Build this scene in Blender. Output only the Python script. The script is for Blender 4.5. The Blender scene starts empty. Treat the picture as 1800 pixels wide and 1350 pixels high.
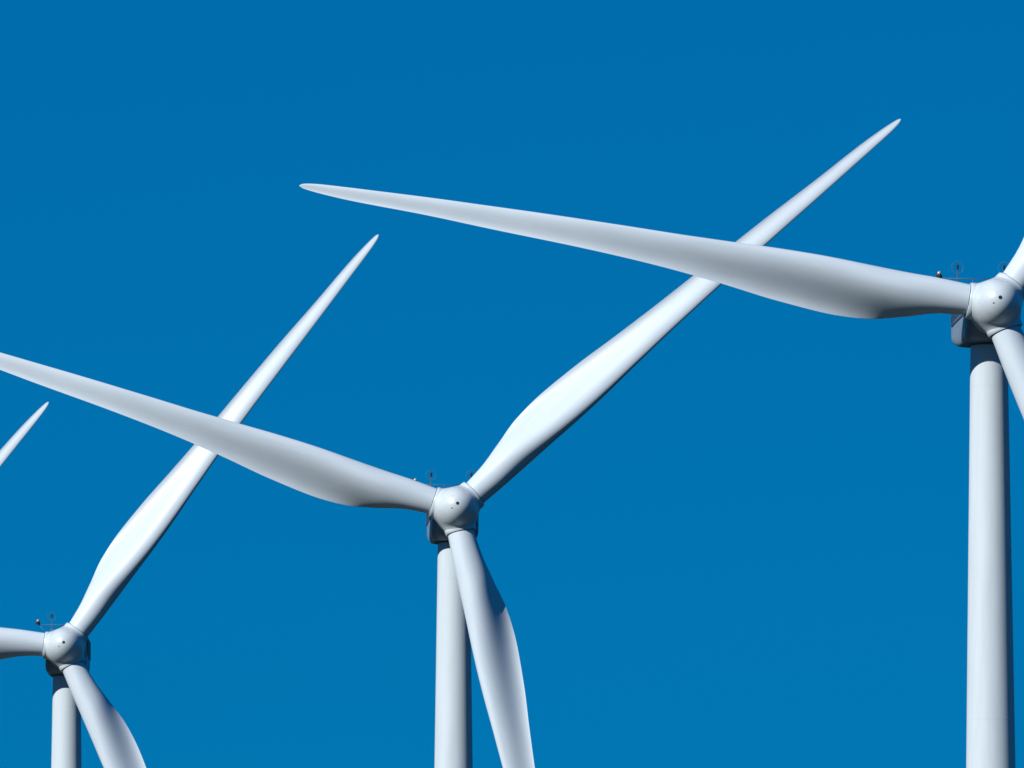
import bpy, bmesh, math
from mathutils import Matrix, Vector

S = bpy.context.scene
C = S.collection
R = math.radians

# ------------------------------------------------------------------ camera
cam_d = bpy.data.cameras.new('camera')
cam_d.sensor_width = 36.0
cam_d.lens = 400.0
cam_d.clip_start = 1.0
cam_d.clip_end = 90000.0
cam = bpy.data.objects.new('camera', cam_d)
C.objects.link(cam)
cam.location = (0, 0, 1.7)
cam.rotation_euler = (R(90) + 0.10730, 0, 0)
S.camera = cam

# ------------------------------------------------------------------ light
SUN_EL, SUN_AZ = 32.5, 225.0          # azimuth clockwise from +Y (view direction)
sd = Vector((math.sin(R(SUN_AZ)) * math.cos(R(SUN_EL)),
             math.cos(R(SUN_AZ)) * math.cos(R(SUN_EL)), math.sin(R(SUN_EL))))
world = bpy.data.worlds.new('World')
S.world = world
world.use_nodes = True
wn, wl = world.node_tree.nodes, world.node_tree.links
wn.clear()
sky = wn.new('ShaderNodeTexSky')
sky.sky_type = 'NISHITA'
sky.sun_disc = False
sky.sun_elevation = R(SUN_EL)
sky.sun_rotation = R(SUN_AZ)
sky.altitude = 1500
sky.air_density = 1.0
sky.dust_density = 0.0
sky.ozone_density = 4.0
# polarised, saturated blue of the photograph: one colour filter over the whole sky
flt = wn.new('ShaderNodeMix')
flt.data_type = 'RGBA'
flt.blend_type = 'MULTIPLY'
flt.inputs[0].default_value = 1.0
flt.inputs[7].default_value = (0.001, 0.425, 0.925, 1)
bg = wn.new('ShaderNodeBackground')
bg.inputs['Strength'].default_value = 0.15
out = wn.new('ShaderNodeOutputWorld')
gm = wn.new('ShaderNodeGamma')
gm.inputs['Gamma'].default_value = 0.5
wl.new(sky.outputs[0], gm.inputs['Color'])
wl.new(gm.outputs[0], flt.inputs[6])
wl.new(flt.outputs[2], bg.inputs['Color'])
wl.new(bg.outputs[0], out.inputs[0])

sun_d = bpy.data.lights.new('sun', 'SUN')
sun_d.energy = 5.0
sun_d.angle = R(0.5)
sun_d.color = (1.0, 0.985, 0.955)
sun = bpy.data.objects.new('sun', sun_d)
C.objects.link(sun)
sun.rotation_euler = sd.to_track_quat('Z', 'Y').to_euler()

S.view_settings.view_transform = 'Standard'
S.view_settings.look = 'None'
S.view_settings.exposure = 0.16
S.view_settings.gamma = 1.0

# ------------------------------------------------------------------ materials
def paint(name, col, rough=0.42, dirt=0.10, streak=(0.35, 0.35, 0.35), spec=0.35):
    m = bpy.data.materials.new(name)
    m.use_nodes = True
    n, l = m.node_tree.nodes, m.node_tree.links
    b = n['Principled BSDF']
    b.inputs['Roughness'].default_value = rough
    b.inputs['Specular IOR Level'].default_value = spec
    tc = n.new('ShaderNodeTexCoord')
    mp = n.new('ShaderNodeMapping')
    mp.inputs['Scale'].default_value = streak
    l.new(tc.outputs['Object'], mp.inputs[0])
    ns = n.new('ShaderNodeTexNoise')
    ns.inputs['Scale'].default_value = 1.6
    ns.inputs['Detail'].default_value = 7
    ns.inputs['Roughness'].default_value = 0.62
    l.new(mp.outputs[0], ns.inputs['Vector'])
    rp = n.new('ShaderNodeValToRGB')
    rp.color_ramp.elements[0].position = 0.30
    rp.color_ramp.elements[0].color = tuple(c * (1 - dirt) for c in col) + (1,)
    rp.color_ramp.elements[1].position = 0.62
    rp.color_ramp.elements[1].color = tuple(col) + (1,)
    l.new(ns.outputs['Fac'], rp.inputs[0])
    l.new(rp.outputs[0], b.inputs['Base Color'])
    return m

M_tower = paint('tower_paint', (0.50, 0.565, 0.60), 0.55, 0.09, (1.2, 1.2, 0.10), 0.2)
M_blade = paint('blade_gelcoat', (0.51, 0.575, 0.625), 0.45, 0.08, (1.0, 1.0, 0.12), 0.3)
M_spin = paint('spinner_gelcoat', (0.505, 0.565, 0.60), 0.34, 0.10, (1.1, 1.1, 1.1), 0.5)
M_nac = paint('nacelle_paint', (0.18, 0.24, 0.31), 0.45, 0.14, (0.6, 0.25, 1.4), 0.3)
M_dark = paint('dark_rubber', (0.02, 0.021, 0.024), 0.6, 0.3, (2, 2, 2), 0.3)
M_steel = paint('grey_steel', (0.10, 0.105, 0.11), 0.5, 0.3, (4, 4, 4), 0.4)
M_frame = paint('vent_frame_paint', (0.03, 0.07, 0.14), 0.5, 0.2, (3, 3, 3), 0.3)
M_grille = paint('vent_grille_metal', (0.05, 0.22, 0.42), 0.35, 0.55, (2.5, 2.5, 3.5), 0.6)
M_lens = paint('lamp_glass', (0.34, 0.30, 0.29), 0.12, 0.1, (4, 4, 4), 0.8)

mg = bpy.data.materials.new('grassland')
mg.use_nodes = True
n, l = mg.node_tree.nodes, mg.node_tree.links
b = n['Principled BSDF']
b.inputs['Roughness'].default_value = 0.95
b.inputs['Specular IOR Level'].default_value = 0.1
tc = n.new('ShaderNodeTexCoord')
n1 = n.new('ShaderNodeTexNoise'); n1.inputs['Scale'].default_value = 0.012; n1.inputs['Detail'].default_value = 12
n2 = n.new('ShaderNodeTexNoise'); n2.inputs['Scale'].default_value = 1.7; n2.inputs['Detail'].default_value = 6
rp = n.new('ShaderNodeValToRGB')
rp.color_ramp.elements[0].position = 0.35; rp.color_ramp.elements[0].color = (0.006, 0.012, 0.007, 1)
rp.color_ramp.elements[1].position = 0.68; rp.color_ramp.elements[1].color = (0.016, 0.024, 0.012, 1)
mx = n.new('ShaderNodeMix'); mx.inputs[0].default_value = 0.4
l.new(tc.outputs['Object'], n1.inputs['Vector']); l.new(tc.outputs['Object'], n2.inputs['Vector'])
l.new(n1.outputs['Fac'], mx.inputs[2]); l.new(n2.outputs['Fac'], mx.inputs[3])
l.new(mx.outputs[0], rp.inputs[0]); l.new(rp.outputs[0], b.inputs['Base Color'])

# ------------------------------------------------------------------ helpers
def mesh_obj(name, bm, mat, parent=None, smooth=True, angle=None):
    me = bpy.data.meshes.new(name)
    bmesh.ops.recalc_face_normals(bm, faces=bm.faces[:])
    if smooth:
        for f in bm.faces:
            f.smooth = True
        if angle is not None:
            for e in bm.edges:
                if len(e.link_faces) == 2 and e.calc_face_angle(0) > angle:
                    e.smooth = False
    bm.to_mesh(me)
    bm.free()
    me.materials.append(mat)
    o = bpy.data.objects.new(name, me)
    C.objects.link(o)
    if parent:
        o.parent = parent
    return o

def lathe(bm, prof, seg=64, mtx=Matrix()):
    """prof: list of (radius, z) revolved round Z; ends closed."""
    rings = []
    for r, z in prof:
        if r < 1e-5:
            rings.append([bm.verts.new(mtx @ Vector((0, 0, z)))])
        else:
            rings.append([bm.verts.new(mtx @ Vector((r * math.cos(2 * math.pi * k / seg), r * math.sin(2 * math.pi * k / seg), z))) for k in range(seg)])
    for a, b2 in zip(rings[:-1], rings[1:]):
        for k in range(seg):
            k2 = (k + 1) % seg
            if len(a) == 1 and len(b2) == 1:
                continue
            if len(a) == 1:
                bm.faces.new((a[0], b2[k], b2[k2]))
            elif len(b2) == 1:
                bm.faces.new((a[k], a[k2], b2[0]))
            else:
                bm.faces.new((a[k], a[k2], b2[k2], b2[k]))
    for rg in (rings[0], rings[-1]):
        if len(rg) > 1:
            bm.faces.new(rg)

def tube(bm, p, q, r, seg=10):
    p, q = Vector(p), Vector(q)
    d = q - p
    m = Matrix.Translation(p) @ d.to_track_quat('Z', 'Y').to_matrix().to_4x4()
    lathe(bm, [(r, 0), (r, d.length)], seg, m)

def torus(bm, R0, r, mtx, seg=40, s2=8):
    vs = [[bm.verts.new(mtx @ Vector(((R0 + r * math.cos(2 * math.pi * j / s2)) * math.cos(2 * math.pi * i / seg),
                                      (R0 + r * math.cos(2 * math.pi * j / s2)) * math.sin(2 * math.pi * i / seg),
                                      r * math.sin(2 * math.pi * j / s2)))) for j in range(s2)] for i in range(seg)]
    for i in range(seg):
        for j in range(s2):
            bm.faces.new((vs[i][j], vs[(i + 1) % seg][j], vs[(i + 1) % seg][(j + 1) % s2], vs[i][(j + 1) % s2]))

def box(bm, c, s, bev=0.0):
    r = bmesh.ops.create_cube(bm, size=1.0, matrix=Matrix.Translation(c) @ Matrix.Diagonal((s[0], s[1], s[2], 1)))
    if bev:
        es = list({e for v in r['verts'] for e in v.link_edges})
        bmesh.ops.bevel(bm, geom=es, offset=bev, segments=2, affect='EDGES')

def interp(t, x):
    if x <= t[0][0]:
        return t[0][1]
    for i in range(len(t) - 1):
        if x <= t[i + 1][0]:
            # monotone-ish cubic through the table
            x0, y0 = t[i]; x1, y1 = t[i + 1]
            h = x1 - x0
            d = (y1 - y0) / h
            def slope(k):
                if k <= 0 or k >= len(t) - 1:
                    a, b3 = (t[0], t[1]) if k <= 0 else (t[-2], t[-1])
                    return (b3[1] - a[1]) / (b3[0] - a[0])
                dl = (t[k][1] - t[k - 1][1]) / (t[k][0] - t[k - 1][0])
                dr = (t[k + 1][1] - t[k][1]) / (t[k + 1][0] - t[k][0])
                return 0.0 if dl * dr <= 0 else 2 * dl * dr / (dl + dr)
            m0, m1 = slope(i), slope(i + 1)
            s = (x - x0) / h
            return ((2 * s**3 - 3 * s**2 + 1) * y0 + (s**3 - 2 * s**2 + s) * h * m0 +
                    (-2 * s**3 + 3 * s**2) * y1 + (s**3 - s**2) * h * m1)
    return t[-1][1]

# ------------------------------------------------------------------ setting
bm = bmesh.new()
bmesh.ops.create_circle(bm, cap_ends=True, segments=96, radius=40000)
gr = mesh_obj('ground', bm, mg, smooth=False)
gr.location.z = -0.5
gr['kind'] = 'structure'

# ------------------------------------------------------------------ turbine geometry
HUB = 81.7          # height of the rotor centre
OVER = 3.55         # rotor centre ahead of the tower axis (level distance)
TILT = R(5)
N = Vector((0, -math.cos(TILT), math.sin(TILT)))      # nose direction in turbine space
U = Vector((0, math.sin(TILT), math.cos(TILT)))
X = Vector((1, 0, 0))
RC = Vector((0, -OVER, HUB))
LEN = 43.82

ROOT_R = 0.96
LE_T = [(1.7, .95), (3.5, .95), (5.5, .90), (8.0, .842), (10.5, .81), (13.5, .695), (17.0, .48), (21.0, .31), (26.0, .25), (31.0, .265), (36.0, .285), (40.5, .274), (42.4, .25), (43.2, .20), (43.6, .13), (43.82, .0)]
TE_T = [(1.7, .95), (3.5, 1.199), (5.5, 1.73), (8.0, 2.34), (10.5, 2.52), (13.5, 2.43), (17.0, 2.142), (21.0, 1.829), (26.0, 1.516), (31.0, 1.208), (36.0, .818), (40.5, .535), (42.2, .36), (43.0, .25), (43.6, .13), (43.82, .0)]
CU_T = [(1.7, 0), (5.0, 0), (8, .42), (11, .85), (15, 1), (43.82, 1)]      # how far the concave rear underside has developed
TW_T = [(1.7, 34), (4, 36), (6, 33), (8, 27.5), (10, 22.5), (12, 18.5), (16, 12.5), (20, 8), (26, 5.5), (32, 3.5), (38, 2.5), (43.82, 2)]
TC_T = [(1.7, 1.0), (3.0, .98), (5, .76), (8, .50), (11, .38), (15, .31), (20, .24), (30, .20), (43.82, .17)]
BL_T = [(1.7, 0), (2.2, .0), (7.8, 1.0), (43.82, 1.0)]
BEND_T = [(0, 0), (20, .39), (43.82, .0)]    # chordwise sweep of the axis
FLAP_T = [(0, 0), (12, .66), (24, 1.26), (34, .59), (43.82, -.56)]    # upwind prebend, eased back by the wind at the tip


def blade_mesh():
    bm = bmesh.new()
    NP, NS = 64, 110
    rs = []
    for k in range(NS + 1):
        t = k / NS
        rs.append(1.78 + (43.80 - 1.78) * (1 - (1 - t) ** 1.35))
    rings = []
    for r in rs:
        le, te = interp(LE_T, r), interp(TE_T, r)
        tw = R(interp(TW_T, r))
        tc_, bl = interp(TC_T, r), min(1, max(0, interp(BL_T, r)))
        bl = bl * bl * (3 - 2 * bl)
        c = le + te
        ring = []
        for j in range(NP):
            th = 2 * math.pi * j / NP
            x = (1 - math.cos(th)) / 2
            yt = 5 * tc_ * c * (0.2969 * math.sqrt(max(x, 0)) - 0.1260 * x - 0.3516 * x**2 + 0.2843 * x**3 - 0.1015 * x**4)
            g = x * x * (1 - x) / 0.148
            gp = x ** 3 * (1 - x) / 0.1055
            if math.sin(th) >= 0:
                ya = yt + 0.018 * c * g
            else:
                ya = -yt + c * gp * (0.02 + 0.21 * tc_) * interp(CU_T, r)
            sa = le - x * c
            sc, yc = sa, ROOT_R * math.sin(th)
            s_, y_ = sa * bl + sc * (1 - bl), ya * bl + yc * (1 - bl)
            ring.append((s_ * math.cos(tw) + y_ * math.sin(tw), -s_ * math.sin(tw) + y_ * math.cos(tw)))
        # keep the frontal outline exactly on the leading / trailing edge tables
        a1, a0 = max(q[0] for q in ring), min(q[0] for q in ring)
        rings.append([bm.verts.new((-te + (q[0] - a0) * (le + te) / (a1 - a0) + interp(BEND_T, r),
                                    q[1] - interp(FLAP_T, r), r)) for q in ring])
    for a, b2 in zip(rings[:-1], rings[1:]):
        for j in range(NP):
            bm.faces.new((a[j], a[(j + 1) % NP], b2[(j + 1) % NP], b2[j]))
    bm.faces.new(rings[0])
    bm.faces.new(rings[-1])
    return bm

def rotor_matrix(phi):
    """blade space (Z radial, X leading edge, Y downwind) -> turbine space"""
    rad = math.cos(phi) * X + math.sin(phi) * U
    led = math.sin(phi) * X - math.cos(phi) * U
    y = -N
    m = Matrix(((led.x, y.x, rad.x, RC.x), (led.y, y.y, rad.y, RC.y), (led.z, y.z, rad.z, RC.z), (0, 0, 0, 1)))
    return m

def spinner_mesh():
    """nose cone and three blade sleeves blended into one skin, in rotor space (Z = nose, X = first blade)"""
    def smin(a, b2, k):
        h = max(k - abs(a - b2), 0.0) / k
        return min(a, b2) - h * h * k * 0.25
    axes = [(math.cos(2 * math.pi * q / 3), math.sin(2 * math.pi * q / 3)) for q in range(3)]
    def field(x, y, z):
        rho = math.hypot(x, y)
        if z > 0:
            d = (math.sqrt((rho / 1.62) ** 2 + (z / 2.5) ** 2) - 1) * 1.62
        else:
            d = max(rho - 1.62 + 0.02 * z * z, -z - 1.5)
        for ax, ay in axes:
            s_ = x * ax + y * ay
            if s_ > 0:
                t = -x * ay + y * ax
                d = smin(d, max(math.hypot(t, z) - (1.30 - 0.13 * s_), s_ - 1.60), 0.32)
        return d
    bm = bmesh.new()
    bmesh.ops.create_icosphere(bm, subdivisions=6, radius=1.0)
    for v in bm.verts:
        d = v.co.normalized()
        lo, hi = 0.9, 3.2
        for _ in range(20):
            m_ = (lo + hi) / 2
            if field(d.x * m_, d.y * m_, d.z * m_) < 0:
                lo = m_
            else:
                hi = m_
        v.co = d * lo
    return bm

def make_turbine():
    root = bpy.data.objects.new('wind_turbine', None)
    C.objects.link(root)
    # tower: four welded cans, thin flange joints
    bm = bmesh.new()
    top = HUB - 2.05
    dia = lambda d: 2.25 + 0.0285 * d            # d metres below the rotor centre
    joints = [16.0, 36.0, 56.2, 77.0]
    zs = [-3.0] + [k * 4.0 for k in range(0, 20)]     # foot set into the ground
    zs = [z for z in zs if z < top - .3] + [top]
    lathe(bm, [(dia(HUB - z) / 2, z) for z in zs], 96)
    tower = mesh_obj('tower', bm, M_tower, root, angle=R(40))
    for z in joints:
        bm = bmesh.new()
        r = dia(HUB - z) / 2
        lathe(bm, [(r - .03, z - .05), (r + .004, z - .04), (r + .004, z + .04), (r - .03, z + .05)], 96)
        mesh_obj('section_joint', bm, M_tower, tower, angle=R(40))
    # nacelle: rounded box lofted along its length (turbine space, y back)
    bm = bmesh.new()
    st = [  # y, half width, top, bottom
        (-2.75, 1.30, 1.15, -0.75), (-2.7, 1.50, 1.35, -1.0), (-2.5, 1.62, 1.45, -1.25), (-2.0, 1.69, 1.53, -1.72), (-1.72, 1.72, 1.56, -1.97), (-1.5, 1.72, 1.57, -2.04), (-1.2, 1.72, 1.58, -2.05),
        (1.0, 1.72, 1.62, -2.05), (2.6, 1.72, 1.62, -1.98), (4.2, 1.71, 1.62, -1.78), (5.7, 1.69, 1.60, -1.52), (6.0, 1.63, 1.54, -1.46), (6.10, 1.50, 1.42, -1.36)]
    rings = []
    NPT = 72
    for y, w, t, bo in st:
        zc, hz = (t + bo) / 2, (t - bo) / 2
        ring = []
        for k in range(NPT):
            a = 2 * math.pi * k / NPT
            ca, sa = math.cos(a), math.sin(a)
            e = 2 / (6.5 if sa > 0 else 7.5)
            ring.append(bm.verts.new((w * math.copysign(abs(ca) ** e, ca), y, HUB + zc + hz * math.copysign(abs(sa) ** e, sa))))
        rings.append(ring)
    for a, b2 in zip(rings[:-1], rings[1:]):
        for k in range(NPT):
            bm.faces.new((a[k], a[(k + 1) % NPT], b2[(k + 1) % NPT], b2[k]))
    bm.faces.new(rings[0]); bm.faces.new(rings[-1])
    nac = mesh_obj('nacelle', bm, M_nac, root, angle=R(35))
    # long louvred vent high on each flank, in a dark frame
    for s in (-1, 1):
        bm = bmesh.new()
        x = s * 1.735
        y0, y1, z0, z1 = -1.1, 5.3, HUB - .30, HUB + 1.05
        w = .16
        box(bm, (x, (y0 + y1) / 2, z0), (.07, y1 - y0, w), .012)
        box(bm, (x, (y0 + y1) / 2, z1), (.07, y1 - y0, w), .012)
        for y in (y0 + w / 2 + .01, y1 - w / 2 - .01):
            box(bm, (x, y, (z0 + z1) / 2), (.066, w, z1 - z0 - w), .012)
        vf = mesh_obj('vent_frame', bm, M_frame, nac, smooth=False)
        bm = bmesh.new()
        nsl = 9
        for k in range(nsl):
            z = z0 + .12 + (z1 - z0 - .24) * (k + .5) / nsl
            r_ = bmesh.ops.create_cube(bm, size=1.0, matrix=Matrix.Translation((x - s * .004, (y0 + y1) / 2, z)) @
                                       Matrix.Rotation(s * R(38), 4, 'Y') @ Matrix.Diagonal((.012, y1 - y0 - 2 * w - .03, .15, 1)))
        mesh_obj('vent_grille', bm, M_grille, nac, smooth=False)
    # roof hatch rail
    bm = bmesh.new()
    box(bm, (-.05, -1.2, HUB + 1.60), (2.6, .5, .10), .03)
    mesh_obj('roof_hatch', bm, M_nac, nac, angle=R(30))
    # yaw collar under the nacelle
    bm = bmesh.new()
    lathe(bm, [(1.22, HUB - 2.15), (1.34, HUB - 2.15), (1.34, HUB - 1.9), (1.22, HUB - 1.9)], 72)
    mesh_obj('yaw_collar', bm, M_steel, root, angle=R(30))

    # weather masts, cross bar and warning lamp on the rear roof
    ym = 4.1
    rz = HUB + 1.60
    bm = bmesh.new()
    tube(bm, (-2.55, ym, rz + .96), (1.47, ym, rz + .96), .021)
    tube(bm, (-2.55, ym, rz + .94), (-1.62, ym, rz + .02), .02)
    tube(bm, (-.5, ym, rz - .05), (-.5, ym, rz + .96), .018)
    mesh_obj('cross_bar', bm, M_steel, root)
    for x in (-1.47, 1.47):
        bm = bmesh.new()
        tube(bm, (x, ym, rz - .1), (x, ym, rz + 1.55), .03)
        box(bm, (x, ym, rz + .03), (.22, .22, .06), .01)
        mast = mesh_obj('sensor_mast', bm, M_steel, root, angle=R(40))
        bm = bmesh.new()
        lathe(bm, [(0, 0), (.055, 0), (.055, .12), (.085, .13), (.085, .30), (.05, .34), (0, .34)], 16, Matrix.Translation((x, ym, rz + 1.5)))
        mesh_obj('wind_sensor', bm, M_dark, mast, angle=R(40))
        bm = bmesh.new()
        torus(bm, .37, .009, Matrix.Translation((x, ym, rz + 1.66)) @ Matrix.Rotation(R(90), 4, 'X'))
        mesh_obj('lightning_hoop', bm, M_steel, mast)
    bm = bmesh.new()
    lathe(bm, [(0, 0), (.16, 0), (.18, .04), (.18, .18), (.14, .21), (0, .21)], 24, Matrix.Translation((-2.62, ym, rz + .98)))
    tube(bm, (-2.80, ym, rz + 1.05), (-2.80, ym, rz + 1.45), .014)
    lamp = mesh_obj('warning_lamp', bm, M_dark, root, angle=R(35))
    bm = bmesh.new()
    lathe(bm, [(.13, .21), (.135, .31), (.105, .39), (.05, .43), (0, .44)], 24, Matrix.Translation((-2.62, ym, rz + .98)))
    mesh_obj('lamp_lens', bm, M_lens, lamp)
    return root

def make_rotor(root, phase, shared):
    if 'spinner' not in shared:
        shared['spinner'] = spinner_mesh
    def child(name, key, build, mat, par, m=None, mi=None, **kw):
        if key not in shared or callable(shared[key]):
            o = mesh_obj(name, build(), mat, par, **kw)
            shared[key] = o.data
        else:
            o = bpy.data.objects.new(name, shared[key])
            C.objects.link(o)
            o.parent = par
        return o
    rad = math.cos(phase) * X + math.sin(phase) * U
    yv = N.cross(rad)
    m = Matrix(((rad.x, yv.x, N.x, RC.x), (rad.y, yv.y, N.y, RC.y), (rad.z, yv.z, N.z, RC.z), (0, 0, 0, 1)))
    sp = child('spinner', 'spinner', spinner_mesh, M_spin, root)
    sp.matrix_local = m
    # dark disc raised on the nose, its colour standing for shade in an opening
    def hole_disc():
        bm = bmesh.new()
        lathe(bm, [(0, 2.512), (.115, 2.508), (.125, 2.49), (.13, 2.40)], 28)
        return bm
    h = child('nose_hole_disc', 'hole_disc', hole_disc, M_dark, sp, angle=R(30))
    def shaft():
        bm = bmesh.new()
        lathe(bm, [(1.25, -2.1), (1.25, -1.45)], 64)
        return bm
    child('main_bearing', 'shaft', shaft, M_dark, sp, angle=R(50))
    # raised seam ring and lifting eyes round the nose
    def latch():
        bm = bmesh.new()
        for a_, r_ in ((218, .52),):
            p_ = Vector((r_ * math.cos(R(a_)), r_ * math.sin(R(a_)), 2.375))
            box(bm, p_, (.13, .05, .07), .012)
        return bm
    e = child('nose_latch', 'latch', latch, M_nac, sp, smooth=False)
    e.matrix_local = Matrix.Rotation(-phase, 4, 'Z')
    def collar():
        bm = bmesh.new()
        lathe(bm, [(1.0, 1.40), (1.135, 1.40), (1.15, 1.43), (1.13, 1.72), (1.115, 1.735), (1.0, 1.735)], 72)
        return bm
    def seal():
        bm = bmesh.new()
        lathe(bm, [(.93, 1.60), (1.01, 1.60), (1.01, 1.80), (.99, 1.83), (.93, 1.83)], 72)
        return bm
    for k in range(3):
        a = 2 * math.pi * k / 3
        c_ = child('blade_collar', 'collar', collar, M_spin, sp, angle=R(50))
        c_.matrix_local = Matrix.Rotation(a, 4, 'Z') @ Matrix.Rotation(R(90), 4, 'Y')
        bl = child('blade', 'blade', blade_mesh, M_blade, root, angle=R(75))
        bl.matrix_local = rotor_matrix(phase + a)
        s_ = child('root_seal', 'seal', seal, M_nac, bl, angle=R(50))

def copy_tree(o, parent=None):
    c = o.copy()
    C.objects.link(c)
    if parent:
        ml = o.matrix_local.copy()
        c.parent = parent
        c.matrix_local = ml
    for ch in list(o.children):
        copy_tree(ch, c)
    return c

# rotor centre (x, y), heading, rotor phase, label
ROW = [
    (29.837, 697.417, -4.45, 170.41, 1.005,
     'largest nearest white turbine, cut by the right edge, one long blade pointing left'),
    (-4.094, 828.393, -2.97, 41.88, 0.988,
     'white turbine in the middle with all three blade roots showing, between two other towers'),
    (-37.38, 948.333, 0.31, 53.58, 0.996,
     'smaller white turbine whose spinner and tower stand in the bottom left corner'),
    (-71.0, 1073.8, -0.8, 52.1, 1.0,
     'farthest white turbine, only the pointed tip of one blade showing at the left edge'),
]
proto = make_turbine()
roots = [proto] + [copy_tree(proto) for _ in ROW[1:]]
shared = {}
for root, (x, y, a, ph, k, lab) in zip(roots, ROW):
    rz = -R(a)
    off = Matrix.Rotation(rz, 3, 'Z') @ Vector((0, -OVER, 0))
    root.location = (x * k - off.x, y * k - off.y, (HUB - 1.7) * k + 1.7 - HUB)   # gentle rise and fall of the ground
    root.rotation_euler = (0, 0, rz)
    root['label'] = lab
    root['category'] = 'wind turbine'
    root['group'] = 'white wind turbines standing in a row'
    make_rotor(root, R(ph), shared)
